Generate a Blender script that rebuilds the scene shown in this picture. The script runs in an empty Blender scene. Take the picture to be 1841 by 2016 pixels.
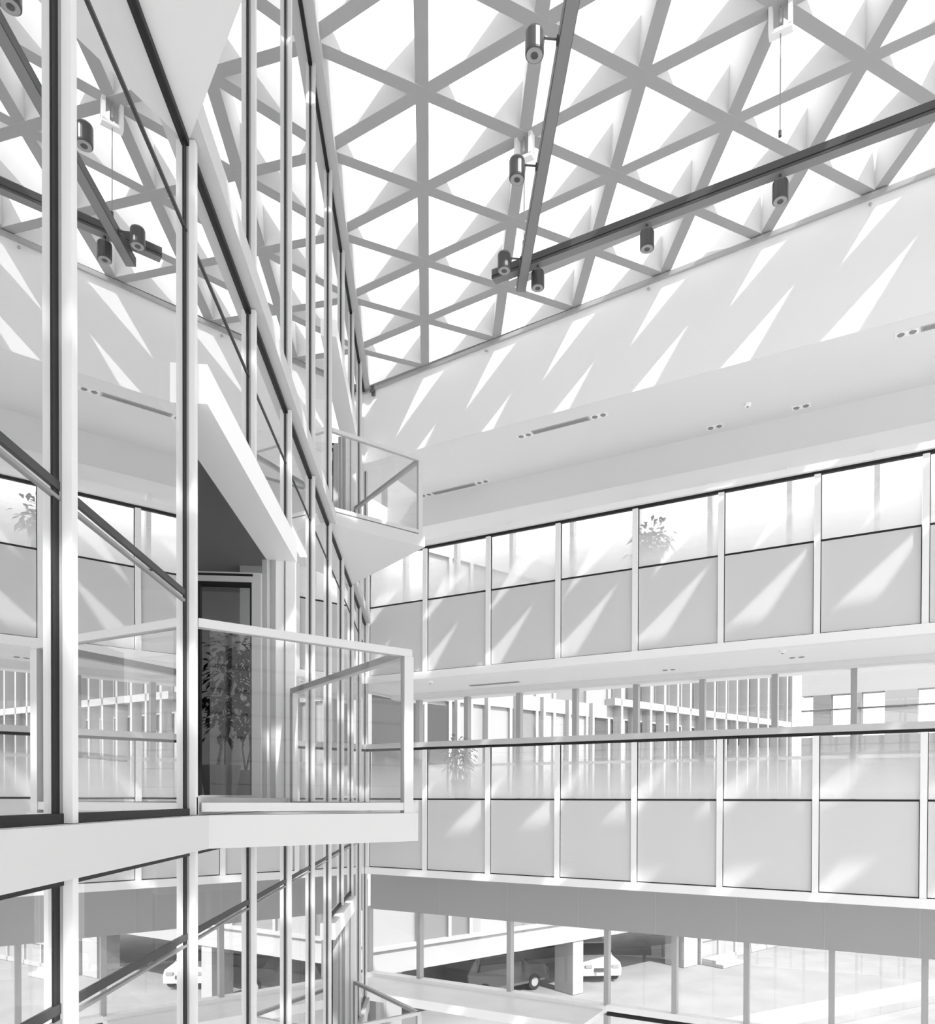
import bpy, bmesh, math, random
from mathutils import Vector, Matrix
random.seed(7)
sc = bpy.context.scene
COL = sc.collection
PI = math.pi

# ------------------------------------------------------------------ camera, sky, sun, exposure
sc.view_settings.view_transform = 'Standard'
sc.view_settings.look = 'None'
sc.view_settings.gamma = 1.0
sc.view_settings.use_curve_mapping = False
sc.view_settings.exposure = 0.15
sc.cycles.max_bounces = 14
sc.cycles.diffuse_bounces = 8
sc.cycles.glossy_bounces = 6
sc.cycles.transmission_bounces = 8
sc.cycles.transparent_max_bounces = 24
sc.cycles.caustics_reflective = True
sc.cycles.caustics_refractive = False
sc.cycles.use_denoising = True
sc.cycles.sample_clamp_indirect = 10.0

cam = bpy.data.cameras.new('camera')
cam_o = bpy.data.objects.new('camera', cam)
COL.objects.link(cam_o)
right = Vector((0.99606, -0.088614, 0.002982))
up = Vector((-0.0021619, 0.0093504, 0.999954))
fwd = Vector((0.0886377, 0.9960222, -0.0091220))
CAM = Vector((1.3348, -4.212, 0.0))
cam_o.matrix_world = Matrix(((right.x, up.x, -fwd.x, CAM.x), (right.y, up.y, -fwd.y, CAM.y),
                             (right.z, up.z, -fwd.z, CAM.z), (0, 0, 0, 1)))
cam.sensor_fit = 'VERTICAL'
cam.sensor_height = 36.0
cam.lens = 1454.4 * 36.0 / 2016.0
cam.shift_x = (920.5 - 976.2346) / 2016.0
cam.shift_y = (1587.2512 - 1008.0) / 2016.0
cam.clip_start = 0.05
cam.clip_end = 500
sc.camera = cam_o

SKY, SUN = 1.65, 5.2
w = bpy.data.worlds.new('sky')
sc.world = w
w.use_nodes = True
bg = w.node_tree.nodes['Background']
bg.inputs[0].default_value = (1, 1, 1, 1)
bg.inputs[1].default_value = SKY
wt = w.node_tree                            # bright zenith, paler towards the horizon
tc_ = wt.nodes.new('ShaderNodeTexCoord'); sx_ = wt.nodes.new('ShaderNodeSeparateXYZ'); rp_ = wt.nodes.new('ShaderNodeValToRGB')
wt.links.new(tc_.outputs['Generated'], sx_.inputs[0]); wt.links.new(sx_.outputs['Z'], rp_.inputs[0]); wt.links.new(rp_.outputs[0], bg.inputs[0])
SUNSIDE = 0.75                               # haze around the sun's side of the sky
dt_ = wt.nodes.new('ShaderNodeVectorMath'); dt_.operation = 'DOT_PRODUCT'; dt_.inputs[1].default_value = (0.45, -0.89, 0.0)
mx_ = wt.nodes.new('ShaderNodeMath'); mx_.operation = 'MAXIMUM'; mx_.inputs[1].default_value = 0.0
ml_ = wt.nodes.new('ShaderNodeMath'); ml_.operation = 'MULTIPLY_ADD'; ml_.inputs[1].default_value = SUNSIDE; ml_.inputs[2].default_value = 1.0
st_ = wt.nodes.new('ShaderNodeMath'); st_.operation = 'MULTIPLY'; st_.inputs[1].default_value = SKY
wt.links.new(tc_.outputs['Generated'], dt_.inputs[0]); wt.links.new(dt_.outputs['Value'], mx_.inputs[0])
wt.links.new(mx_.outputs[0], ml_.inputs[0]); wt.links.new(ml_.outputs[0], st_.inputs[0]); wt.links.new(st_.outputs[0], bg.inputs[1])
rp_.color_ramp.elements[0].color = (0.90, 0.90, 0.90, 1)
rp_.color_ramp.elements[1].color = (1, 1, 1, 1); rp_.color_ramp.elements[1].position = 0.8

sun = bpy.data.lights.new('sun', 'SUN')
sun.energy = SUN
sun.angle = math.radians(0.53)
sun_o = bpy.data.objects.new('sun', sun)
COL.objects.link(sun_o)
sun_dir = Vector((-1.538, 2.210, -2.800)).normalized()
sun_o.rotation_euler = sun_dir.to_track_quat('-Z', 'Y').to_euler()
sun_o.location = (20, -30, 50)

# ------------------------------------------------------------------ materials
def mat(name, val, rough=0.5, spec=0.3, metal=0.0, bump=0.0, noise=0.0, scale=8.0):
    m = bpy.data.materials.new(name)
    m.use_nodes = True
    nt = m.node_tree
    b = nt.nodes['Principled BSDF']
    b.inputs['Base Color'].default_value = (val, val, val, 1)
    b.inputs['Roughness'].default_value = rough
    b.inputs['Specular IOR Level'].default_value = spec
    b.inputs['Metallic'].default_value = metal
    if noise or bump:
        tc = nt.nodes.new('ShaderNodeTexCoord')
        n = nt.nodes.new('ShaderNodeTexNoise')
        n.inputs['Scale'].default_value = scale
        n.inputs['Detail'].default_value = 4
        nt.links.new(tc.outputs['Object'], n.inputs['Vector'])
        if noise:
            r = nt.nodes.new('ShaderNodeValToRGB')
            lo, hi = max(0, val - noise), min(1, val + noise)
            r.color_ramp.elements[0].color = (lo, lo, lo, 1)
            r.color_ramp.elements[1].color = (hi, hi, hi, 1)
            r.color_ramp.elements[0].position = 0.3
            r.color_ramp.elements[1].position = 0.7
            nt.links.new(n.outputs['Fac'], r.inputs['Fac'])
            nt.links.new(r.outputs['Color'], b.inputs['Base Color'])
        if bump:
            bp = nt.nodes.new('ShaderNodeBump')
            bp.inputs['Strength'].default_value = bump
            bp.inputs['Distance'].default_value = 0.01
            nt.links.new(n.outputs['Fac'], bp.inputs['Height'])
            nt.links.new(bp.outputs['Normal'], b.inputs['Normal'])
    return m

def glass(name, base, graze, tint=0.95, power=3.0, rough=0.0, wave=0.0):
    """thin pane: a mix of clear and mirror, more mirror towards grazing view"""
    m = bpy.data.materials.new(name)
    m.use_nodes = True
    nt = m.node_tree
    for n in list(nt.nodes):
        nt.nodes.remove(n)
    out = nt.nodes.new('ShaderNodeOutputMaterial')
    mix = nt.nodes.new('ShaderNodeMixShader')
    tr = nt.nodes.new('ShaderNodeBsdfTransparent')
    gl = nt.nodes.new('ShaderNodeBsdfGlossy')
    tr.inputs[0].default_value = (tint, tint, tint, 1)
    gl.inputs[0].default_value = (0.96, 0.96, 0.96, 1)
    gl.inputs['Roughness'].default_value = rough
    lw = nt.nodes.new('ShaderNodeLayerWeight')
    pw = nt.nodes.new('ShaderNodeMath'); pw.operation = 'POWER'
    pw.inputs[1].default_value = power
    ma = nt.nodes.new('ShaderNodeMath'); ma.operation = 'MULTIPLY_ADD'
    ma.inputs[1].default_value = graze - base
    ma.inputs[2].default_value = base
    nt.links.new(lw.outputs['Facing'], pw.inputs[0])
    nt.links.new(pw.outputs[0], ma.inputs[0])
    nt.links.new(ma.outputs[0], mix.inputs[0])
    nt.links.new(tr.outputs[0], mix.inputs[1])
    nt.links.new(gl.outputs[0], mix.inputs[2])
    nt.links.new(mix.outputs[0], out.inputs[0])
    if wave:
        tc = nt.nodes.new('ShaderNodeTexCoord')
        n = nt.nodes.new('ShaderNodeTexNoise')
        n.inputs['Scale'].default_value = 0.9
        n.inputs['Detail'].default_value = 1
        bp = nt.nodes.new('ShaderNodeBump')
        bp.inputs['Strength'].default_value = wave
        bp.inputs['Distance'].default_value = 0.02
        nt.links.new(tc.outputs['Object'], n.inputs['Vector'])
        nt.links.new(n.outputs['Fac'], bp.inputs['Height'])
        nt.links.new(bp.outputs['Normal'], gl.inputs['Normal'])
    return m

def fritted():
    """clear guard glass whose printed white dots grow dense towards the foot (object z runs 0..1 m)"""
    m = glass('fritted_glass', 0.06, 0.5, 0.97, 3.0)
    nt = m.node_tree
    out = [n for n in nt.nodes if n.type == 'OUTPUT_MATERIAL'][0]
    src = out.inputs[0].links[0].from_socket
    d = nt.nodes.new('ShaderNodeBsdfDiffuse')
    d.inputs[0].default_value = (0.88, 0.88, 0.88, 1)
    t = nt.nodes.new('ShaderNodeBsdfTranslucent')
    t.inputs[0].default_value = (0.88, 0.88, 0.88, 1)
    ad = nt.nodes.new('ShaderNodeMixShader'); ad.inputs[0].default_value = 0.35
    nt.links.new(d.outputs[0], ad.inputs[1]); nt.links.new(t.outputs[0], ad.inputs[2])
    tc = nt.nodes.new('ShaderNodeTexCoord')
    sp = nt.nodes.new('ShaderNodeSeparateXYZ')
    rp = nt.nodes.new('ShaderNodeValToRGB')
    e = rp.color_ramp.elements
    e[0].position = 0.15; e[0].color = (0.88,) * 3 + (1,)
    e[1].position = 0.85; e[1].color = (0.06,) * 3 + (1,)
    k = e.new(0.5); k.color = (0.6,) * 3 + (1,)
    mx = nt.nodes.new('ShaderNodeMixShader')
    nt.links.new(tc.outputs['Object'], sp.inputs[0])
    nt.links.new(sp.outputs['Z'], rp.inputs[0])
    nt.links.new(rp.outputs[0], mx.inputs[0])
    nt.links.new(src, mx.inputs[1])
    nt.links.new(ad.outputs[0], mx.inputs[2])
    nt.links.new(mx.outputs[0], out.inputs[0])
    return m

M_WHITE = mat('white_plaster', 0.91, 0.8, 0.15)
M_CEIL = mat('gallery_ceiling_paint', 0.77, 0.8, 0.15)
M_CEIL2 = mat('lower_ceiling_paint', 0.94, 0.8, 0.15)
M_FIN = mat('white_fin', 0.66, 0.7, 0.2)
M_FINSHADE = mat('fin_underside_shade', 0.40, 0.6, 0.2)  # shade on the fins' downward faces, put into a darker grey
M_ALU = mat('white_powder_coat', 0.90, 0.45, 0.35)
M_MULL = mat('off_white_powder_coat', 0.70, 0.45, 0.35)
M_COVER = mat('pale_grey_powder_coat', 0.56, 0.5, 0.3)
M_RECESS = mat('grey_recess_paint', 0.40, 0.85, 0.1)
M_GREYALU = mat('grey_aluminium', 0.42, 0.4, 0.4)
M_BLACK = mat('black_gasket', 0.015, 0.5, 0.3)
M_PANEL = mat("pale_grey_enamel_panel", 0.66, 0.25, 0.5)
M_TRACK = mat('graphite_aluminium', 0.09, 0.45, 0.4)
M_TRACKB = mat('bounce_lit_grey', 0.24, 0.5, 0.4)  # track underside with floor bounce put into its colour; reused on transoms
M_SPOT = mat('spot_housing', 0.11, 0.3, 0.6, 0.6)
M_LENS = mat('spot_lens', 0.35, 0.1, 0.6)
M_DARKROOM = mat('dim_room_paint', 0.85, 0.8, 0.1)
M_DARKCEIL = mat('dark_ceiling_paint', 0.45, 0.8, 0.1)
M_FLOORIN = mat('interior_floor', 0.65, 0.4, 0.4)
M_FLOOR = mat('pale_stone_floor', 0.84, 0.35, 0.4, noise=0.03, scale=2)
M_BULK = mat('grey_bulkhead_cladding', 0.37, 0.6, 0.25)
M_PAVE = mat('street_paving', 0.32, 0.85, 0.1, noise=0.03, scale=0.6)
M_RENDER = mat('white_render', 0.42, 0.85, 0.1)
M_EXTDARK = mat('exterior_dark', 0.09, 0.85, 0.1)  # near-black for outside windows, openings, rail and car glass
M_EXTGREY = mat('grey_render', 0.20, 0.85, 0.1)
M_EXTGLASS = mat('facade_glass', 0.22, 0.15, 0.3)
M_EXTGLASSL = mat('pale_blind_glass', 0.36, 0.2, 0.3)
M_CARD = mat('dark_car_paint', 0.10, 0.25, 0.6)
M_CARW = mat('white_car_paint', 0.82, 0.25, 0.6)
M_TYRE = mat('tyre_rubber', 0.03, 0.8, 0.2)
M_LEAF = mat('leaf', 0.02, 0.7, 0.08, noise=0.012, scale=6)
M_LEAFP = mat("pale_leaf", 0.42, 0.5, 0.3, noise=0.08, scale=6)
M_STEM = mat('plant_stem', 0.18, 0.8, 0.1)
M_POT = mat('grey_planter', 0.30, 0.5, 0.3)
M_SOIL = mat('soil', 0.05, 0.9, 0.1)
M_VENT = mat('vent_slot', 0.28, 0.6, 0.2)
M_CABLE = mat('steel_cable', 0.35, 0.4, 0.5)
G_L = glass('coated_facade_glass', 0.72, 1.0, 0.80, 1.6, wave=0.02)
G_CLEAR = glass('clear_glass', 0.06, 0.8, 0.94, 4.0)
G_RAIL = glass('guard_glass', 0.03, 0.7, 0.93, 2.5)
G_SKY = glass('skylight_pane', 0.04, 0.5, 0.95, 5.0)
G_DOOR = glass('door_glass', 0.012, 0.5, 0.90, 4.0)
G_FRIT = fritted()

# ------------------------------------------------------------------ mesh helpers
class MB:
    def __init__(s):
        s.v = []; s.f = []; s.m = []
    def poly(s, pts, mi=0):
        n = len(s.v); s.v += [tuple(p) for p in pts]
        s.f.append(tuple(range(n, n + len(pts)))); s.m.append(mi)
        return s
    def prism(s, pts, z0, z1, mi=0, mb=None, top=None):
        """pts ccw seen from above; top: other outline for the upper face"""
        n = len(s.v); k = len(pts); tp = top or pts
        s.v += [(p[0], p[1], z0 if len(p) < 3 else p[2]) for p in pts] + \
               [(p[0], p[1], z1 if len(p) < 3 else p[2] + (z1 - z0)) for p in tp]
        s.f.append(tuple(range(n + k - 1, n - 1, -1))); s.m.append(mi if mb is None else mb)
        s.f.append(tuple(range(n + k, n + 2 * k))); s.m.append(mi)
        for i in range(k):
            j = (i + 1) % k
            s.f.append((n + i, n + j, n + k + j, n + k + i)); s.m.append(mi)
        return s
    def box(s, x0, x1, y0, y1, z0, z1, mi=0, mb=None):
        if x0 > x1: x0, x1 = x1, x0
        if y0 > y1: y0, y1 = y1, y0
        if z0 > z1: z0, z1 = z1, z0
        return s.prism([(x0, y0), (x1, y0), (x1, y1), (x0, y1)], z0, z1, mi, mb)
    def bar(s, a, b, wd, hg, mi=0, mb=None, ext=0.0):
        """box along a-b (may slope), width wd sideways, from z to z+hg"""
        a = Vector(a); b = Vector(b); d = (b - a); d.z = 0; d.normalize()
        a = a - d * ext; b = b + d * ext
        q = Vector((-d.y, d.x, 0)) * wd / 2
        n = len(s.v)
        for p in (a - q, b - q, b + q, a + q): s.v.append(tuple(p))
        for p in (a - q, b - q, b + q, a + q): s.v.append((p.x, p.y, p.z + hg))
        s._hex(n, mi, mb); return s
    def taper(s, a, b, wb, wt, hg, mi=0, mb=None):
        a = Vector(a); b = Vector(b); d = (b - a); d.z = 0; d.normalize()
        q0 = Vector((-d.y, d.x, 0))
        n = len(s.v)
        for p in (a - q0 * wb / 2, b - q0 * wb / 2, b + q0 * wb / 2, a + q0 * wb / 2): s.v.append(tuple(p))
        for p in (a - q0 * wt / 2, b - q0 * wt / 2, b + q0 * wt / 2, a + q0 * wt / 2): s.v.append((p.x, p.y, p.z + hg))
        s._hex(n, mi, mb); return s
    def _hex(s, n, mi, mb):
        s.f.append((n + 3, n + 2, n + 1, n)); s.m.append(mi if mb is None else mb)
        s.f.append((n + 4, n + 5, n + 6, n + 7)); s.m.append(mi)
        for i in range(4):
            j = (i + 1) % 4
            s.f.append((n + i, n + j, n + 4 + j, n + 4 + i)); s.m.append(mi)
    def tube(s, a, b, r, seg=10, mi=0, r2=None):
        a = Vector(a); b = Vector(b); d = (b - a).normalized(); r2 = r if r2 is None else r2
        x = d.orthogonal().normalized(); y = d.cross(x)
        n = len(s.v)
        for p, rr in ((a, r), (b, r2)):
            for i in range(seg):
                t = 2 * PI * i / seg
                s.v.append(tuple(p + x * math.cos(t) * rr + y * math.sin(t) * rr))
        s.f.append(tuple(range(n + seg - 1, n - 1, -1))); s.m.append(mi)
        s.f.append(tuple(range(n + seg, n + 2 * seg))); s.m.append(mi)
        for i in range(seg):
            j = (i + 1) % seg
            s.f.append((n + i, n + j, n + seg + j, n + seg + i)); s.m.append(mi)
        return s
    def lathe(s, prof, seg=20, c=(0, 0, 0), mi=0):
        n = len(s.v); k = len(prof)
        for r, z in prof:
            for i in range(seg):
                t = 2 * PI * i / seg
                s.v.append((c[0] + r * math.cos(t), c[1] + r * math.sin(t), c[2] + z))
        for a in range(k - 1):
            for i in range(seg):
                j = (i + 1) % seg
                s.f.append((n + a * seg + i, n + a * seg + j, n + (a + 1) * seg + j, n + (a + 1) * seg + i)); s.m.append(mi)
        s.f.append(tuple(range(n + seg - 1, n - 1, -1))); s.m.append(mi)
        s.f.append(tuple(range(n + (k - 1) * seg, n + k * seg))); s.m.append(mi)
        return s
    def build(s, name, mats, parent=None, loc=(0, 0, 0), rz=0.0, bevel=0.0, smooth=False):
        me = bpy.data.meshes.new(name)
        me.from_pydata(s.v, [], s.f)
        if not isinstance(mats, (list, tuple)): mats = [mats]
        for m in mats: me.materials.append(m)
        me.polygons.foreach_set('material_index', s.m)
        if smooth: me.polygons.foreach_set('use_smooth', [True] * len(s.f))
        me.update()
        o = bpy.data.objects.new(name, me)
        COL.objects.link(o)
        o.location = loc; o.rotation_euler = (0, 0, rz)
        if parent: o.parent = parent
        if bevel:
            b = o.modifiers.new('bevel', 'BEVEL'); b.width = bevel; b.segments = 2; b.limit_method = 'ANGLE'
        return o

def empty(name, loc=(0, 0, 0), rz=0.0):
    o = bpy.data.objects.new(name, None)
    COL.objects.link(o)
    o.location = loc; o.rotation_euler = (0, 0, rz); o.empty_display_size = 0.2
    return o

def tag(o, label, cat, group=None, kind=None):
    o['label'] = label; o['category'] = cat
    if group: o['group'] = group
    if kind: o['kind'] = kind
    return o

def struct(o, label=None):
    o['kind'] = 'structure'
    if label: o['label'] = label
    return o

def dup(o, parent=None):
    c = o.copy(); COL.objects.link(c)
    if parent: c.parent = parent
    for ch in list(o.children): dup(ch, c)
    return c

# ------------------------------------------------------------------ the plan
M = 1.4                                     # facade module
R0 = Vector((1.2438, 10.3683, 0))
RA = math.radians(56.6453)
RD = Vector((math.sin(RA), -math.cos(RA), 0))    # along the gallery side, away from the corner
RN = Vector((math.cos(RA), math.sin(RA), 0))     # through it, outwards
RZ = math.atan2(RD.y, RD.x)
RM = 1.4125
def RP(t, o, z): return R0 + RD * t + RN * o + Vector((0, 0, z))
def rbox(mb, t0, t1, o0, o1, z0, z1, mi=0, m2=None):     # boxes in the gallery frame (objects are rotated by RZ)
    return mb.box(t0, t1, o0, o1, z0, z1, mi, m2)
def rbuild(mb, name, mats, parent=None, **k):
    return mb.build(name, mats, parent, loc=R0, rz=RZ, **k) if parent is None else mb.build(name, mats, parent, **k)
Y0, Y1 = -14.0, 11.19                          # near and far end of the glazed side
T1 = 14 * RM                                   # right end of the gallery side
LX = -7.0
GZ = -8.0                                     # street and hall floor

# ------------------------------------------------------------------ structure: floors, ceilings, walls
hall = [(-0.0, Y0 - 1), RP(T1, 2.4, 0), RP(-1.5, 2.4, 0)]
struct(MB().prism([(p[0], p[1]) for p in hall], GZ - 0.3, GZ).build('floor', M_FLOOR), 'pale stone floor of the hall')
cw = RP(T1, 0, 0)
# the third side, behind the camera: a tall glazed front facing the sun
pa, pb = Vector((0.0, Y0 - 1.0, GZ)), Vector((cw.x, cw.y - 0.2, GZ))
bd = (pb - pa); bl = bd.length; BRZ = math.atan2(bd.y, bd.x)
NB = 15
b = MB(); b.bar((pa.x, pa.y, GZ + 12.9), (pb.x, pb.y, GZ + 12.9), 0.25, 4.6)
struct(b.build('wall_back', M_WHITE))
for k in range(NB):
    e = struct(empty('window_%d' % (200 + k), pa + bd * (k / NB), BRZ))
    MB().poly([(0, 0, 0), (bl / NB, 0, 0), (bl / NB, 0, 12.9), (0, 0, 12.9)]).build('pane', G_CLEAR, e)
    b = MB(); b.box(-0.04, 0.04, -0.1, 0.1, 0, 12.9); b.build('mullion', M_ALU, e)
    b = MB()
    for z in (3.9, 7.9, 12.7): b.box(0.04, bl / NB - 0.04, -0.08, 0.08, z - 0.12, z + 0.12)
    b.build('transom', M_ALU, e)
    b = MB()
    for q in range(26): b.box(0, bl / NB, -0.58, -0.13, 0.3 + q * 0.5, 0.315 + q * 0.5)
    b.build('added_sun_blocker', M_ALU, e)  # unseen blades, added to stop direct sun through the back glazing

# gallery side, wall under the skylight (its top follows the roof fall)
def wtop(t): return 8.16 + 0.049 * t
b = MB()
n = len(b.v)
a, c = -1.46, T1
for o in (-0.325, -0.10):
    b.v += [(a, o, 6.705), (c, o, 6.705), (c, o, wtop(c) + 0.75), (a, o, wtop(a) + 0.75)]
b.f += [(0, 1, 2, 3), (7, 6, 5, 4), (0, 4, 5, 1), (2, 6, 7, 3), (0, 3, 7, 4), (1, 5, 6, 2)]; b.m += [0] * 6
struct(rbuild(b, 'wall_right', M_WHITE), 'white wall below the skylight edge')
b = MB(); rbox(b, -1.46, T1, -0.36, -0.325, 0, 0.04)
b = MB()
for o in (-0.37, -0.325):
    b.v += [(a, o, wtop(a) - 0.02), (c, o, wtop(c) - 0.02), (c, o, wtop(c) + 0.05), (a, o, wtop(a) + 0.05)]
b.f += [(0, 1, 2, 3), (7, 6, 5, 4), (0, 4, 5, 1), (2, 6, 7, 3), (0, 3, 7, 4), (1, 5, 6, 2)]; b.m += [0] * 6
struct(rbuild(b, 'trim_1', M_GREYALU))

# gallery slabs, ceilings, bulkheads
WO3, WO2, WO1 = 2.45, 3.4, 2.35               # how far back the outer glazing of each level stands
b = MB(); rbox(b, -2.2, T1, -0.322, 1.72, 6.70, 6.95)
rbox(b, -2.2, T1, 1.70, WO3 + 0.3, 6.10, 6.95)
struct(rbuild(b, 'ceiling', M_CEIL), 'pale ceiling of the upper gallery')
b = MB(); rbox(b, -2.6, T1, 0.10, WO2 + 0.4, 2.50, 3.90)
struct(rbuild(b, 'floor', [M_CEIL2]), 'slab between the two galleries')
b = MB(); rbox(b, -2.6, T1, 2.40, 2.75, 2.40, 2.50)
struct(rbuild(b, 'trim_2', M_CEIL))
b = MB(); rbox(b, -2.6, T1, 0.10, WO2 + 0.4, -1.52, 0.0)
struct(rbuild(b, 'floor', [M_FLOOR]), 'floor slab of the lower gallery')
b = MB(); rbox(b, -2.9, T1, WO1 - 0.35, WO1 + 0.1, -2.62, -1.52)
struct(rbuild(b, 'wall_lower', M_BULK), 'grey clad bulkhead under the lower gallery')
for k, t in enumerate((-0.95, 0.79, 2.42, 4.03, 5.55, 7.05, 8.5, 9.95)):
    b = MB(); rbox(b, t - 0.008, t + 0.008, WO1 - 0.354, WO1 - 0.35, -2.62, -1.52)
    struct(rbuild(b, 'trim_%d' % (20 + k), M_GREYALU))

# building behind the glazed side: floor slabs, rear wall
for z in (-4.3, -0.28, 3.59, 8.15):
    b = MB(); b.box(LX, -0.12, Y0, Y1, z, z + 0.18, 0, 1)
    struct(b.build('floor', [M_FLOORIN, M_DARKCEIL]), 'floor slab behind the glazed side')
b = MB(); b.box(LX - 0.2, LX, Y0, Y1 + 1.0, GZ, 8.4)
struct(b.build('wall_left', M_DARKROOM))
b = MB(); b.box(LX, -0.1, Y0 - 0.2, Y0, GZ, 8.4)
struct(b.build('wall_near', M_DARKROOM))
b = MB(); b.box(-1.59, -0.5, 7.5, 8.1, -0.1, 3.59)
struct(b.build('wall_pier', M_WHITE), 'pale pier inside the room behind the balcony door')
b = MB(); b.box(LX, -1.3, 9.0, 9.15, -0.1, 3.59)
struct(b.build('wall_inner', M_DARKROOM))

# ------------------------------------------------------------------ skylight: triangular lattice of tapered fins
WA = Vector((1.2210, 9.9938, 8.2281))
U = Vector((1.2843, -0.8203, 0.0791))
V = Vector((0.0, -1.341, 0.0268))
FH, FW, FT = 0.68, 0.155, 0.05
nb = Vector((cw.y - Y0, -(cw.x), 0)).normalized()       # outward normal of the back wall line
def node(j, i): return WA + U * j + V * i
def inside(j, i):
    p = node(j, i)
    return (p - Vector((0, Y0 - 1, 0))).dot(nb) < 1.3 and p.y > Y0 - 1.5 and i >= 0
nodes = {(j, i) for j in range(-1, 16) for i in range(0, 26) if inside(j, i)}
roof = struct(empty('ceiling', (4, 2, 8.3)), 'white triangulated skylight lattice')
roof_inv = Vector((4, 2, 8.3))
def lattice_line(keys):
    b = MB(); any_ = False
    for a_, b_ in zip(keys, keys[1:]):
        if a_ in nodes and b_ in nodes:
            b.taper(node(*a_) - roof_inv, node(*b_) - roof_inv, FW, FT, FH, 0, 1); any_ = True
    if any_: b.build('roof_beam', [M_FIN, M_FINSHADE], roof)
for j in range(-1, 16): lattice_line([(j, i) for i in range(0, 26)])
for i in range(0, 26): lattice_line([(j, i) for j in range(-1, 16)])
for s_ in range(-1, 40): lattice_line([(j, s_ - j) for j in range(-1, 16)])
b = MB()
up_ = Vector((0, 0, FH + 0.02)) - roof_inv
for (j, i) in nodes:
    if (j + 1, i) in nodes and (j, i + 1) in nodes:
        b.poly([node(j, i) + up_, node(j, i + 1) + up_, node(j + 1, i) + up_])
    if (j + 1, i) in nodes and (j + 1, i - 1) in nodes:
        b.poly([node(j, i) + up_, node(j + 1, i) + up_, node(j + 1, i - 1) + up_])
g_ = b.build('skylight_glass', G_SKY, roof)

# ------------------------------------------------------------------ glazed side (left): curtain wall
def mullion_mb(z0, z1):
    b = MB()
    b.box(0.0, 0.004, -0.062, 0.02, z0, z1, 2)
    b.box(0.004, 0.016, -0.018, 0.018, z0, z1, 1)
    b.box(0.016, 0.050, -0.022, 0.022, z0, z1, 0)
    b.box(-0.035, 0.0, -0.02, 0.02, z0, z1, 0)
    return b
LEVELS = [(-7.95, -4.34), (-4.09, -0.28), (-0.09, 3.59), (3.76, 8.14)]
OPEN = {(1, 4), (1, 5), (2, 0), (2, 1), (3, -2), (3, -1), (3, 4), (3, 5)}
DOORH = 2.28
wn = 0
protos = {}
for lv, (z0, z1) in enumerate(LEVELS):
    for k in range(-10, 8):
        wn += 1
        zb = z0
        if (lv, k) in OPEN: zb = z0 + DOORH + 0.22
        e = struct(empty('window_%d' % wn, (0, k * M, zb)))
        b = MB(); b.poly([(0.0, 0, 0), (0.0, M, 0), (0.0, M, z1 - zb), (0.0, 0, z1 - zb)])
        b.build('pane', G_L, e)
        b = mullion_mb(0, z1 - zb)
        if (lv, k) in OPEN and (lv, k - 1) not in OPEN: b = mullion_mb(z0 - zb, z1 - zb)
        b.build('mullion', [M_MULL, M_GREYALU, M_BLACK], e)
        b = MB()
        b.box(0.0, 0.02, 0.02, M - 0.02, 0.0, 0.035); b.box(0.0, 0.02, 0.02, M - 0.02, z1 - zb - 0.035, z1 - zb)
        b.build('gasket', M_BLACK, e)
# end mullion in the corner
b = mullion_mb(GZ, 8.14)
struct(b.build('trim_3', [M_MULL, M_GREYALU, M_BLACK], loc=(0, 8 * M - 0.03, 0)))
# slab edge covers and roof header
for k, (z0, z1, px) in enumerate(((-4.34, -4.09, 0.10), (-0.281, -0.093, 0.10), (3.60, 3.76, 0.10))):
    b = MB(); b.box(-0.12, px, Y0, Y1 - 0.02, z0, z1)
    struct(b.build('trim_%d' % (4 + k), M_COVER), 'white slab edge cover on the glazed side')
b = MB(); b.box(-0.15, 0.13, Y0, Y1 - 0.15, 8.14, 8.75)
struct(b.build('trim_7', mat('header_paint', 0.5, 0.6, 0.2)), 'header along the top of the glazed side')
# slim rails and transoms seen behind the glass
for k, (z, ya, yb, h) in enumerate(((1.12, Y0, -0.06, 0.032), (-0.76, Y0, 8 * M - 0.1, 0.036), (3.10, Y0, 8 * M - 0.1, 0.016))):
    b = MB(); b.box(0.0, 0.008, ya, yb, z - h / 2, z + h / 2)
    if h > 0.02: b.box(0.0, 0.010, ya, yb, z - h / 2 - 0.035, z - h / 2 - 0.022, 1)
    struct(b.build('trim_%d' % (8 + k), [mat('dark_transom_%d' % k, 0.05, 0.5, 0.3), M_TRACKB]))

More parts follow.
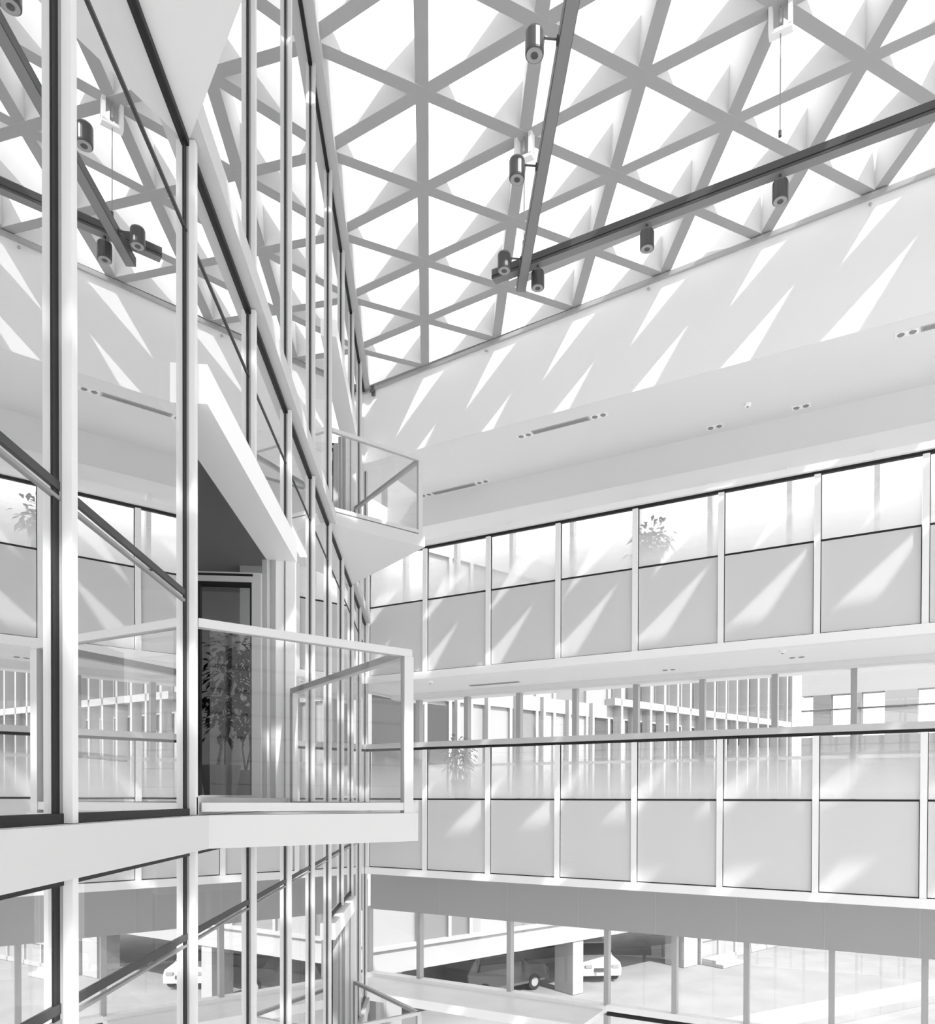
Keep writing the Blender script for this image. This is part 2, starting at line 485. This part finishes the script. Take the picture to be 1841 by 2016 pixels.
# ------------------------------------------------------------------ triangular balconies with guard rails and doors
AX, AY = 1.2548, 0.7929
def along(p, q, s): return Vector(p) + (Vector(q) - Vector(p)).normalized() * s
def balcony(t0, zb, zt, label, door_label, leaf=True):
    root = empty('balcony', (0, t0 * M, zt))
    tag(root, label, 'balcony', 'triangular balconies')
    th = zt - zb
    A, B, Cc = (0.02, 0.0), (AX, AY), (0.02, 2 * M - 0.02)
    b = MB(); b.prism([A, B, Cc], -th, 0.0, 0, 1)
    b.build('slab', [M_COVER, mat('balcony_soffit', 0.74, 0.7, 0.2)], root)
    H = 1.095
    ins = 0.075
    # inset outline of the guard
    P = Vector((0.055, 0.055)); Q = Vector((AX - 0.075, AY - 0.01)); S = Vector((0.10, 2 * M - 0.16))
    b = MB()
    b.bar((P.x, P.y, H - 0.05), (Q.x, Q.y, H - 0.05), 0.06, 0.05, ext=0.02)
    b.bar((Q.x, Q.y, H - 0.05), (S.x, S.y, H - 0.05), 0.06, 0.05, ext=0.02)
    b.build('handrail', M_COVER, root, bevel=0.004)
    b = MB()
    b.bar((P.x, P.y, 0.02), (Q.x, Q.y, 0.02), 0.04, 0.05); b.bar((Q.x, Q.y, 0.02), (S.x, S.y, 0.02), 0.04, 0.05)
    b.build('bottom_rail', M_COVER, root)
    for p, d in ((Q, Q - P), (S, S - Q)):
        d3 = Vector((d.x, d.y, 0)).normalized()
        a_ = Vector((p.x, p.y, 0.0)) - d3 * 0.035
        c_ = Vector((p.x, p.y, 0.0)) + d3 * 0.035
        b = MB(); b.bar(a_, c_, 0.05, H - 0.05)
        b.build('post', M_COVER, root)
    for p, q in ((P, Q), (Q, S)):
        p1 = along(p, q, 0.05); q1 = along(q, p, 0.05)
        b = MB(); b.poly([(p1.x, p1.y, 0.07), (q1.x, q1.y, 0.07), (q1.x, q1.y, H - 0.05), (p1.x, p1.y, H - 0.05)])
        b.build('glass_panel', G_RAIL, root)
    # doorway
    global dn
    dn += 1
    d = struct(empty('door_%d' % dn, (0, t0 * M, zt)), door_label)
    b = MB(); b.box(-0.16, 0.10, 0.03, 2 * M, DOORH, DOORH + 0.22)
    b.build('door_head', M_ALU, d)
    b = MB(); b.box(-0.20, 0.09, 2 * M - 0.05, 2 * M + 0.02, 0, DOORH)
    b.box(-0.20, -0.16, 2 * M - 0.08, 2 * M - 0.05, 0, DOORH, 1); b.box(-0.12, -0.08, 2 * M - 0.08, 2 * M - 0.05, 0, DOORH, 1)
    b.build('jamb', [M_ALU, M_GREYALU], d)
    b = MB(); b.box(-0.35, 0.05, 0.0, 2 * M, 0.0, 0.10)
    b.build('threshold', M_COVER, d)
    if leaf:
        y = 2 * M - 0.14
        b = MB()
        for x0, x1, z0, z1 in ((-0.84, -0.745, 0.105, 2.13), (-0.27, -0.19, 0.105, 2.13), (-0.745, -0.27, 0.105, 0.125), (-0.745, -0.27, 2.04, 2.13)):
            b.box(x0, x1, y - 0.03, y + 0.03, z0, z1, 2)
        for x0, x1, z0, z1 in ((-0.745, -0.72, 0.125, 2.04), (-0.285, -0.27, 0.125, 2.04), (-0.72, -0.285, 2.005, 2.04), (-0.80, -0.26, 2.095, 2.115), (-0.805, -0.79, 0.12, 2.115)):
            b.box(x0, x1, y - 0.036, y + 0.02, z0, z1, 1)
        lf = b.build('door_leaf', [M_ALU, M_BLACK, M_COVER], d)
        b = MB(); b.poly([(-0.745, y, 0.125), (-0.27, y, 0.125), (-0.27, y, 2.04), (-0.745, y, 2.04)])
        b.build('leaf_glass', G_DOOR, lf)
    return root
dn = 0
balcony(0, -0.281, -0.093, 'near white triangular balcony at eye level with open glazed door', 'open glazed balcony door with a potted plant behind')
balcony(4, 3.592, 3.752, 'smaller far balcony high up beside the upper gallery corner', 'far upper balcony door')
balcony(4, -4.33, -4.13, 'lowest balcony at the bottom edge, seen from above', 'lowest balcony door')
balcony(-2, 3.592, 3.752, 'balcony overhead at the top edge, only its grey soffit in view', 'overhead balcony door', leaf=False)

# ------------------------------------------------------------------ galleries: guard panels, rails, trims
ORD = ['first', 'second', 'third', 'fourth', 'fifth', 'sixth', 'seventh', 'eighth', 'ninth', 'tenth', 'eleventh', 'twelfth']
def guard(name, zl, zm, zt, which):
    """one module: post, clear fritted pane above, enamel panel below, black joints"""
    proto = None
    for k in range(-1, 9):
        loc = RP(k * RM, 0, zm)
        if proto is None:
            e = empty(name, loc, RZ)
            hp, hg = zm - zl, zt - zm
            g = MB(); g.poly([(0.05, 0.0, 0.02), (RM - 0.05, 0.0, 0.02), (RM - 0.05, 0.0, hg - 0.05), (0.05, 0.0, hg - 0.05)])
            g.build('fritted_pane', G_FRIT, e)
            g = MB(); g.box(0.055, RM - 0.055, -0.005, 0.03, -hp + 0.015, -0.015)
            g.build('spandrel_panel', M_PANEL, e)
            g = MB(); g.box(-0.045, 0.045, -0.05, 0.04, -hp, hg - 0.047)
            g.build('post', M_ALU, e)
            g = MB()
            g.box(0.045, RM - 0.048, -0.008, 0.02, -0.014, 0.016)
            g.box(0.045, RM - 0.048, -0.008, 0.02, -hp, -hp + 0.014)
            g.box(0.045, 0.056, -0.008, 0.02, -hp, hg - 0.05); g.box(RM - 0.056, RM - 0.048, -0.008, 0.02, -hp, -0.015)
            g.build('joint', M_BLACK, e)
            proto = e
        else:
            e = dup(proto); e.location = loc
        tag(e, 'guard panel of %s, %s from the inner corner' % (which, ORD[k + 1]), 'guard panel', 'guard panels of ' + which)
    b = MB(); rbox(b, -1.46, T1, -0.09, 0.05, zt + 0.0, zt + 0.10)
    r = rbuild(b, 'handrail', M_ALU if zt > 3 else M_COVER); tag(r, 'long white capping rail along the top of %s' % which, 'handrail')
    b = MB(); rbox(b, -1.44, T1, -0.03, 0.03, -0.045, 0.0)
    q = b.build('shadow_gap', M_BLACK, r); q.location = (0, 0, zt + 0.0)
guard('guard_panel', 2.508, 3.906, 4.945, 'the upper gallery')
guard('guard_panel', -1.390, 0.002, 1.02, 'the lower gallery')
for k, (z0, z1) in enumerate(((2.36, 2.505), (-1.53, -1.392))):
    b = MB(); rbox(b, -1.46, T1, -0.06, 0.12, z0, z1)
    struct(rbuild(b, 'trim_%d' % (30 + k), M_ALU), 'white edge trim under the guard panels')
b = MB(); rbox(b, -1.46, T1, 0.06, 0.12, 2.5, 3.9); rbox(b, -1.46, T1, 0.06, 0.12, -1.5, 0.0)
struct(rbuild(b, 'trim_32', M_BULK))

# outer glazing of the galleries
def outer(level, o, z0, z1, ts, wd):
    global wn
    for k, (ta, tb) in enumerate(zip(ts, ts[1:])):
        wn += 1
        e = struct(empty('window_%d' % wn, RP(ta, o, z0), RZ))
        b = MB(); b.box(-wd / 2, wd / 2, -0.08, 0.08, 0, z1 - z0)
        b.build('post', M_GREYALU if level != 3 else M_ALU, e)
        b = MB(); b.poly([(wd / 2, 0, 0), (tb - ta, 0, 0), (tb - ta, 0, z1 - z0), (wd / 2, 0, z1 - z0)])
        b.build('pane', G_CLEAR, e)
        if level == 2:
            b = MB(); b.box(0, tb - ta, -0.04, 0.04, 0.80, 0.86); b.box(0, tb - ta, -0.05, 0.05, 0, 0.08)
            b.build('transom', M_ALU, e)
outer(3, WO3, 3.9, 6.10, [-2.2 + 1.43 * k for k in range(0, 13)], 0.09)
outer(2, WO2, 0.0, 2.50, [-2.46 + 1.4125 * k for k in range(0, 13)], 0.11)
outer(1, WO1, -4.25, -2.62, [-3.2, -1.71, 0.68, 2.93, 4.33, 5.69, 7.15, 8.59, 10.0, 11.4, 12.8, 14.2, 15.5], 0.10)
outer(1, WO1, -8.0, -4.42, [2.93, 4.33, 5.69, 7.15, 8.59, 10.0, 11.4, 12.8, 14.2, 15.5], 0.10)
b = MB(); rbox(b, -3.2, 2.95, WO1 - 0.12, WO1 + 0.12, -4.36, -4.22); rbox(b, 2.95, T1, WO1 - 0.10, WO1 + 0.10, -4.33, -4.20)
struct(rbuild(b, 'trim_33', M_ALU))
b = MB(); rbox(b, 2.95, T1, WO1 - 0.10, WO1 + 0.10, -4.42, -4.36); 
struct(rbuild(b, 'trim_34', M_BLACK))
b = MB(); rbox(b, -3.0, 2.9, 1.0, WO1, -4.40, -4.30)
struct(rbuild(b, 'floor', M_FLOOR), 'glossy floor of the lowest gallery')
b = MB(); rbox(b, -3.0, 2.9, 0.92, 1.0, -4.46, -4.27)
struct(rbuild(b, 'trim_35', M_ALU))
# closing wall beyond the corner
b = MB(); b.box(-2.4, -2.2, -2.0, 4.0, -8, 7.0)
struct(rbuild(MB().box(-2.9, -2.75, 0.3, 4.2, 2.5, 7.2), 'wall_end', M_WHITE))

# ------------------------------------------------------------------ lighting tracks, spotlights, hangers
TZ = 6.9
t1 = empty('lighting_track', (2.55, 5.83, TZ)); tag(t1, 'graphite lighting track running lengthwise, crossing under the other near its end', 'lighting track')
b = MB(); b.box(-0.062, 0.062, -9.0, 0.0, 0.006, 0.12); b.build('track_body', M_TRACK, t1)
b = MB(); b.box(-0.056, 0.056, -8.995, -0.005, 0.0, 0.008); b.build('lit_underside', M_TRACKB, t1)  # strip along the underside, paler to carry light bounced off the floor
t2 = empty('lighting_track', (2.165 + 0.015, 5.665 + 0.178, TZ + 0.122), RZ); tag(t2, 'graphite lighting track running parallel to the galleries towards upper right', 'lighting track')
b = MB(); b.box(0.0, 6.4, -0.062, 0.062, 0.006, 0.13); b.build('track_body', M_TRACK, t2)
b = MB(); b.box(0.005, 6.395, -0.056, 0.056, 0.0, 0.008); b.build('lit_underside', M_TRACKB, t2)
b = MB(); b.box(0.0, 6.4, -0.0635, -0.060, 0.03, 0.045); b.build('groove', M_BLACK, t2)

def spot(loc, kind, label, rz=0.0):
    e = empty('spotlight', loc, rz); tag(e, label, 'spotlight', 'spotlights on the tracks')
    b = MB()
    b.lathe([(0.074, 0.0), (0.085, 0.004), (0.087, 0.02), (0.087, 0.19), (0.081, 0.21), (0.055, 0.217)], 28)
    b.build('housing', M_SPOT, e, smooth=False)
    b = MB(); b.lathe([(0.058, -0.002), (0.074, -0.003), (0.074, 0.004)], 28); b.build('lens', M_LENS, e)
    b = MB(); b.lathe([(0.022, -0.004), (0.034, -0.005), (0.034, -0.002)], 20); b.build('lamp_core', M_SPOT, e)
    b = MB()
    if kind == 'side':
        b.tube((0.08, 0, 0.165), (0.205, 0, 0.165), 0.011, 10); b.box(0.203, 0.216, -0.03, 0.03, 0.13, 0.18)
    else:
        b.tube((0, 0, 0.21), (0, 0, 0.295), 0.016, 10)
    b.build('arm', M_TRACK, e)
for (x, y, lb) in ((2.27, 2.544, 'spotlight on the lengthwise track nearest the top edge'),
                   (2.27, 3.903, 'spotlight on the lengthwise track just below a white hanger'),
                   (2.27, 5.307, 'spotlight at the end of the lengthwise track beside the crossing')):
    spot((x, y, 6.80), 'side', lb)
for s_, lb in ((0.66, 'spotlight under the parallel track just right of the crossing'),
               (2.13, 'spotlight under the parallel track, middle of its three'),
               (3.66, 'spotlight under the parallel track, highest on the right')):
    p = Vector((2.18, 5.843, TZ)) + RD * s_
    spot((p.x, p.y, TZ - 0.175), 'stem', lb)
def hanger(j, i, zc, label):
    p = node(j, i)
    e = empty('cable_hanger', p); tag(e, label, 'hanger', 'white cable hangers')
    for sx in (-0.10, 0.10):
        MB().box(sx - 0.02, sx + 0.02, -0.05, 0.05, -0.26, 0.02).build('side_plate', M_ALU, e, rz=RZ)
    b = MB(); b.box(-0.12, 0.12, -0.045, 0.045, -0.30, -0.26); b.build('crossbar', M_ALU, e, rz=RZ)
    b = MB(); b.tube((0, 0, 0.0), (0, 0, zc - p.z), 0.006, 6); b.tube((0, 0, -0.05), (0, 0, -0.2), 0.03, 8); b.build('cable', M_CABLE, e)
    b = MB(); b.tube((0, 0, zc - p.z), (0, 0, zc - p.z + 0.06), 0.018, 8); b.build('clamp', M_TRACK, e)
hanger(1, 3, TZ + 0.12, 'white hanger bracket on the skylight node behind the lengthwise track')
hanger(3, 3, TZ + 0.25, 'white hanger bracket with long cable at the top right')

# ------------------------------------------------------------------ small ceiling devices
def device(t, o, z, kind, label, ln=0.3):
    e = empty(kind, RP(t, o, z), RZ)
    if kind == 'air_slot':
        tag(e, label, 'vent', 'slot vents of the gallery ceilings')
        MB().box(-ln / 2, ln / 2, -0.06, 0.06, -0.012, 0.0).build('frame', M_GREYALU, e)
        MB().box(-ln / 2 + 0.02, ln / 2 - 0.02, -0.04, 0.04, -0.016, -0.008).build('slot', M_VENT, e)
    elif kind == 'twin_downlight':
        tag(e, label, 'downlight', 'twin downlights of the gallery ceilings')
        MB().box(-0.15, 0.15, -0.065, 0.065, -0.01, 0.0).build('frame', M_ALU, e)
        for s_ in (-0.075, 0.075): MB().lathe([(0.045, -0.018), (0.05, -0.01)], 16, (s_, 0, 0)).build('lamp', M_VENT, e)
    else:
        tag(e, label, 'smoke detector', 'smoke detectors of the gallery ceilings')
        MB().lathe([(0.035, -0.05), (0.055, -0.04), (0.06, 0.0)], 18).build('body', M_ALU, e)
        MB().lathe([(0.018, -0.056), (0.02, -0.05)], 12).build('sensor', M_VENT, e)
C3 = 6.70
device(2.8, 0.11, C3, 'air_slot', 'grey slot vent in the upper ceiling edge between two twin downlights', 1.1)
device(-0.3, 1.62 - 0.1, C3, 'air_slot', 'slot vent deep in the upper ceiling beside the far balcony', 1.05)
device(8.95, 0.02, C3, 'air_slot', 'slot vent cut off by the right edge of the upper ceiling', 1.1)
for t, o, lb in ((2.08, 0.13, 'twin downlight left of the grey slot vent'), (3.53, 0.11, 'twin downlight right of the grey slot vent'),
                 (8.22, 0.02, 'twin downlight at the ceiling edge near the right border'), (5.23, 1.45, 'twin downlight deep in the upper ceiling, left of a pair'),
                 (6.67, 1.44, 'twin downlight deep in the upper ceiling, right of a pair'), (-1.0, 1.5, 'twin downlight seen beside the far balcony post'),
                 (0.42, 1.5, 'twin downlight right of the deep slot vent')):
    device(t, o, C3, 'twin_downlight', lb)
device(5.88, 0.93, C3, 'smoke_detector', 'round smoke detector in the upper gallery ceiling')
device(6.45, 1.0, 2.50, 'smoke_detector', 'round smoke detector on the lower gallery ceiling at right')
device(-0.55, 1.0, 2.50, 'smoke_detector', 'round smoke detector on the lower gallery ceiling near the corner')
device(6.6, 1.7, 2.50, 'twin_downlight', 'twin downlight on the lower gallery ceiling behind the detector')
device(4.3, 1.9, 2.50, 'twin_downlight', 'twin downlight on the lower gallery ceiling above middle panels')
device(0.5, 1.9, 2.50, 'air_slot', 'slot vent in the lower gallery ceiling near the corner', 1.2)
for k, (t, lb) in enumerate(((1.55, 'left'), (4.55, 'middle'), (7.75, 'right'))):
    e = empty('sprinkler_head', RP(t, -0.325, wtop(t) - 0.10), RZ)
    tag(e, 'tiny sprinkler head below the skylight edge, %s of three' % lb, 'sprinkler', 'sprinkler heads under the skylight edge')
    MB().tube((0, 0, 0), (0, -0.06, 0), 0.012, 8).build('pipe', M_CABLE, e)
    MB().lathe([(0.02, -0.03), (0.028, -0.02), (0.012, 0.0)], 10, (0, -0.06, 0)).build('deflector', M_GREYALU, e)

e = empty('wall_light', RP(-1.02, -0.325, 7.98), RZ); tag(e, 'small dark bar on the white wall in the far corner below the skylight', 'fixture')
MB().box(-0.03, 0.03, -0.05, 0.0, 0.0, 0.34).build('body', M_TRACK, e)
MB().box(-0.05, 0.05, -0.07, -0.05, 0.06, 0.12).build('bracket', M_TRACK, e)

# ------------------------------------------------------------------ plants
def leaf_mesh(mb, base, direction, ln, wd):
    d = direction.normalized(); sd = d.cross(Vector((0, 0, 1)))
    if sd.length < 0.05: sd = Vector((1, 0, 0))
    sd.normalize(); nrm = sd.cross(d)
    tip = base + d * ln + Vector((0, 0, -ln * 0.25))
    m1 = base + d * ln * 0.5
    n = len(mb.v)
    for p in (base, m1 + sd * wd, tip, m1 - sd * wd, m1 - nrm * wd * 0.25): mb.v.append(tuple(p))
    mb.f += [(n, n + 4, n + 1), (n + 1, n + 4, n + 2), (n + 2, n + 4, n + 3), (n + 3, n + 4, n)]; mb.m += [0] * 4
def potted(loc, label, ph, pr, hh, spread, nleaf, leaf, pot, seed, ls=0.11):
    rnd = random.Random(seed)
    e = empty('potted_tree', loc); tag(e, label, 'plant', 'potted plants')
    MB().lathe([(pr * 0.62, 0), (pr, ph), (pr * 0.92, ph), (pr * 0.9, ph - 0.05)], 20).build('pot', pot, e)
    MB().lathe([(pr * 0.9, ph - 0.06), (pr * 0.9, ph - 0.04)], 20).build('soil', M_SOIL, e)
    st = MB(); fo = MB()
    stems = []
    for k in range(3):
        a = 2 * PI * k / 3 + rnd.random()
        p = Vector((0.05 * math.cos(a), 0.05 * math.sin(a), ph - 0.05))
        for s_ in range(5):
            q = p + Vector((rnd.uniform(-0.07, 0.07), rnd.uniform(-0.07, 0.07), hh / 5 * rnd.uniform(0.8, 1.0)))
            st.tube(p, q, 0.014 * (1 - s_ * 0.15), 6, 0, 0.014 * (1 - (s_ + 1) * 0.15)); p = q
            if s_ > 0: stems.append(q.copy())
    for k in range(nleaf):
        c = rnd.choice(stems)
        v = Vector((rnd.gauss(0, 1), rnd.gauss(0, 1), rnd.gauss(0, 0.8)))
        v.normalize()
        pos = c + v * spread * rnd.random() ** 0.5
        leaf_mesh(fo, pos, v + Vector((0, 0, -0.3)), ls * rnd.uniform(0.7, 1.3), ls * 0.28)
    st.build('stem', M_STEM, e); fo.build('foliage', leaf, e)
potted((-1.06, 4.5, -0.1), 'dark leafy potted tree behind the open balcony door glass', 0.48, 0.23, 1.50, 0.27, 430, M_LEAF, M_POT, 3)
potted((-1.12, 6.0, -0.1), 'potted tree with sparse leaves against the pale pier, behind the first', 0.48, 0.2, 1.75, 0.22, 260, M_LEAF, M_POT, 5)
p = RP(3.92, 1.55, 3.9); potted(p, 'grey potted shrub standing behind the upper gallery glass', 0.62, 0.20, 0.55, 0.26, 260, M_LEAFP, M_POT, 8, 0.15)
p = RP(-0.55, 2.2, 0.0); potted(p, 'pale potted plant on the lower gallery near the corner', 0.45, 0.2, 0.95, 0.25, 200, M_LEAFP, M_POT, 9, 0.15)

e = empty('ceiling_lamp', (-0.5, 6.0, 3.59)); tag(e, 'linear ceiling lamp in the room behind the open balcony door', 'lamp')
M_GLOW = bpy.data.materials.new('lamp_glow'); M_GLOW.use_nodes = True
bs_ = M_GLOW.node_tree.nodes['Principled BSDF']; bs_.inputs['Emission Color'].default_value = (1, 1, 1, 1); bs_.inputs['Emission Strength'].default_value = 14.0
MB().box(-0.07, 0.07, -0.8, 0.8, -0.06, 0.0).build('lamp_housing', M_ALU, e)
MB().box(-0.05, 0.05, -0.78, 0.78, -0.072, -0.058).build('diffuser', M_GLOW, e)

# ------------------------------------------------------------------ the street outside
b = MB(); b.box(-60, 90, 12, 120, GZ - 0.4, GZ - 0.02)
struct(b.build('ground', M_PAVE), 'bright street paving')
for k, (x0, y0, x1, y1, wd) in enumerate(((12, 21.0, 40, 33.0, 1.6), (14, 17.0, 45, 30.5, 0.5))):
    b = MB(); b.bar((x0, y0, GZ - 0.02), (x1, y1, GZ - 0.02), wd, 0.02)
    struct(b.build('ground', mat('kerb_stone_%d' % k, 0.45, 0.8, 0.1)), 'darker paving strip across the street')

PA = Vector((7.163, 25.495, 0)); AZ = math.atan2(0.57461, 0.81842)
A = empty('office_building', PA, AZ); tag(A, 'white office building on stilts across the street, with fins and ribbon windows', 'building')
def apart(name, boxes, m_, parent=A):
    b = MB()
    for q in boxes: b.box(*q)
    return b.build(name, m_, parent)
SE = 17.3
apart('roof_parapet', [(-16, SE, 0.0, 9, 8.5, 9.3)], M_RENDER)
apart('spandrel', [(-16, SE, 0.0, 5.0, -5.8, -4.98)], M_RENDER)
apart('sill_ledge', [(-16, SE, -0.12, 0.3, -4.98, -4.86)], M_RENDER)
apart('spandrel', [(-16, SE, 0.0, 0.5, -2.6, -0.4)], M_RENDER)
apart('spandrel', [(-16, SE, 0.0, 0.5, 3.45, 4.0)], M_RENDER)
apart('ledge', [(2.0, SE, -0.45, 0.1, 3.98, 4.28)], M_RENDER)
apart('core', [(-16, SE - 0.3, 0.5, 9, -4.98, 8.5)], M_EXTGREY)
apart('recess_wall', [(-16, 7.4, 5.0, 5.3, GZ, -5.8)], M_RECESS)
apart('recess_panel', [(-6.5, 6.0, 4.6, 5.0, -6.6, -5.8)], M_EXTGREY)
apart('column', [(0.05, 0.66, 0.05, 1.1, GZ, -5.8)], M_RENDER)
apart('column', [(7.7, 8.8, 0.1, 1.2, GZ, -5.8)], M_RENDER)
apart('column', [(-9.2, -8.2, 0.1, 1.3, GZ, -5.8)], M_RENDER)
apart('corner_pier', [(SE - 0.7, SE + 0.1, -0.5, 0.5, GZ, 9.3)], M_RENDER)
apart('railing', [(3.2, 3.26, 3.3, 3.36, GZ, -6.9), (5.2, 5.26, 3.3, 3.36, GZ, -6.9), (3.2, 5.26, 3.3, 3.36, -6.95, -6.9)], M_ALU)
rnd = random.Random(4)
k = 0
s_ = -16.0
while s_ < SE - 0.9:
    wd = (1.35, 0.95, 1.9)[k % 3]; e_ = min(s_ + wd, SE - 0.75)
    f_ = apart('window', [(s_, e_, 0.12, 0.2, -4.86, -2.6)], M_EXTGLASSL if k % 3 == 2 else M_EXTGLASS)
    apart('window_frame', [(e_ - 0.07, e_ + 0.07, 0.0, 0.2, -4.86, -2.6)], M_RENDER, f_)
    f_ = apart('window', [(s_, e_, 0.12, 0.2, -0.4, 3.45)], (M_EXTGLASSL, M_EXTDARK, M_RENDER, M_EXTGLASS)[rnd.randrange(4)] if s_ < 2 else (M_EXTGLASS if k % 2 else M_EXTGLASSL))
    apart('window_frame', [(e_ - 0.07, e_ + 0.07, 0.0, 0.2, -0.4, 3.45)], M_RENDER, f_)
    if s_ > 1.5:
        apart('dark_opening', [(s_ + 0.1, e_ - 0.1, 0.08, 0.12, 2.85, 3.4)], M_EXTDARK)
    f_ = apart('window', [(s_, e_, 0.12, 0.2, 4.0, 8.5)], (M_EXTGLASSL, M_RENDER, M_EXTGLASS)[k % 3])
    apart('window_frame', [(e_ - 0.07, e_ + 0.07, 0.0, 0.2, 4.0, 8.5)], M_RENDER, f_)
    s_ = e_; k += 1
for k in range(15):
    s_ = 2.4 + k * 0.98
    apart('fin', [(s_, s_ + 0.13, -0.45, 0.0, -0.4, 8.5)], M_RENDER)
for k in range(7):
    s_ = -7.5 + k * 1.4
    apart('fin', [(s_, s_ + 0.12, -0.2, 0.0, -0.4, 4.0)], M_RENDER)
for k in range(5):
    s_ = 9.0 + k * 1.5
    f_ = apart('shopfront', [(s_, s_ + 1.5, 0.1, 0.2, GZ + 0.2, -5.8)], M_EXTGLASSL)
    apart('shopfront_frame', [(s_ - 0.06, s_ + 0.06, 0.0, 0.2, GZ, -5.8), (s_, s_ + 1.5, 0.0, 0.2, -6.9, -6.84), (s_, s_ + 1.5, 0, 0.2, GZ, GZ + 0.2)], M_RENDER, f_)
apart('dark_window', [(-7.25, -6.25, 0.05, 0.12, 1.2, 3.3)], M_EXTDARK)
apart('step', [(9.0, 10.8, -1.2, 0.0, GZ, GZ + 0.15), (9.0, 10.8, -0.8, 0.0, GZ + 0.15, GZ + 0.3)], M_RENDER)

PB = Vector((21.34, 35.45, 0)); BZ = math.atan2(-0.6206, 0.78413)
Bd = empty('open_frame_building', PB, BZ); tag(Bd, 'grey open framed block beyond the corner with square bright openings', 'building')
apart('lower_wall', [(0.6, 26, 0, 0.7, GZ, 3.45)], M_EXTGREY, Bd)
apart('upper_wall', [(0.6, 26, 0, 0.7, 5.75, 7.4)], M_RENDER, Bd)
s_ = 0.3
for k, (ga, pi_) in enumerate(((0.9, 0.9), (1.0, 0.5), (1.1, 1.5), (2.6, 0.9), (2.2, 0.8), (1.0, 1.0), (2.4, 0.8), (2.4, 0.8), (2.4, 0.8), (2.0, 0.6))):
    apart('pier', [(s_ + ga, s_ + ga + pi_, 0, 0.7, 3.45, 5.75)], mat('pier_grey_%d' % k, 0.22 + 0.06 * (k % 3), 0.8, 0.1), Bd)
    s_ += ga + pi_
apart('rail', [(0.6, 26, -0.05, 0.0, 4.88, 4.96)], M_EXTDARK, Bd)

# ------------------------------------------------------------------ cars under the building
def car(name, loc, rz, label, paint, L, W, prof, win, wheels, face):
    e = empty(name, loc, rz); tag(e, label, 'car', 'parked cars')
    b = MB(); n = len(prof)
    for y, k in ((-W / 2, 1.0), (W / 2, 1.0)):
        b.v += [(x, y * (0.86 if z > 0.95 else 1.0), z) for x, z in prof]
    b.f.append(tuple(range(n))); b.f.append(tuple(range(2 * n - 1, n - 1, -1)))
    for i in range(n):
        j = (i + 1) % n
        b.f.append((i, n + i, n + j, j))
    b.m = [0] * len(b.f)
    b.build('body', paint, e, bevel=0.05)
    for y in (-1, 1):
        b = MB(); yy = y * (W / 2 * 0.90 + 0.012)
        q = [(x, y * (W / 2 * (0.86 if z > 1.2 else 0.93) + 0.015), z) for x, z in win]
        b.poly(q if y < 0 else q[::-1]); b.build('side_window', M_EXTDARK, e)
    (xa, za), (xb, zb_) = face
    b = MB(); b.poly([(xa + 0.02, -W * 0.40, za), (xa + 0.02, W * 0.40, za), (xb + 0.02, W * 0.36, zb_), (xb + 0.02, -W * 0.36, zb_)])
    b.build('windscreen', M_EXTDARK, e)
    for x in wheels:
        for y in (-1, 1):
            b = MB(); b.tube((x, y * (W / 2 - 0.2), 0.33), (x, y * (W / 2 + 0.01), 0.33), 0.33, 20)
            wl = b.build('wheel', M_TYRE, e)
            MB().tube((x, y * (W / 2), 0.33), (x, y * (W / 2 + 0.02), 0.33), 0.19, 16).build('hub_cap', M_GREYALU, wl)
    for y in (-0.62, 0.62):
        MB().box(L - 0.06, L + 0.03, y * W / 2 * 1.1 - 0.15, y * W / 2 * 1.1 + 0.15, 0.66, 0.80).build('headlight', M_LENS, e)
    MB().box(L - 0.02, L + 0.04, -0.35, 0.35, 0.5, 0.66).build('grille', M_EXTDARK, e)
    MB().box(L + 0.0, L + 0.05, -0.26, 0.26, 0.34, 0.46).build('number_plate', M_ALU, e)
suv = [(0.1, 0.3), (4.4, 0.3), (4.45, 0.7), (4.3, 0.98), (3.35, 1.08), (2.75, 1.66), (0.5, 1.72), (0.05, 1.1)]
suvw = [(0.55, 1.12), (3.1, 1.12), (2.68, 1.58), (0.75, 1.62)]
hat = [(0.1, 0.28), (4.1, 0.28), (4.18, 0.62), (4.0, 0.86), (3.1, 1.0), (2.4, 1.45), (0.6, 1.48), (0.1, 1.0)]
hatw = [(0.6, 1.02), (2.9, 1.02), (2.3, 1.38), (0.8, 1.4)]
ad = Vector((0.81842, 0.57461, 0)); an = Vector((-0.57461, 0.81842, 0))
p = PA + ad * -4.1 + an * 2.6; car('car', (p.x, p.y, GZ), AZ, 'dark estate car parked in the shade under the office building', M_CARD, 4.45, 1.8, suv, suvw, (0.85, 3.55), ((3.35, 1.10), (2.78, 1.62)))
car('car', (8.75, 31.6, GZ), -1.55, 'white car nosing out behind the white column', M_CARW, 4.18, 1.75, hat, hatw, (0.8, 3.35), ((3.1, 1.02), (2.45, 1.42)))
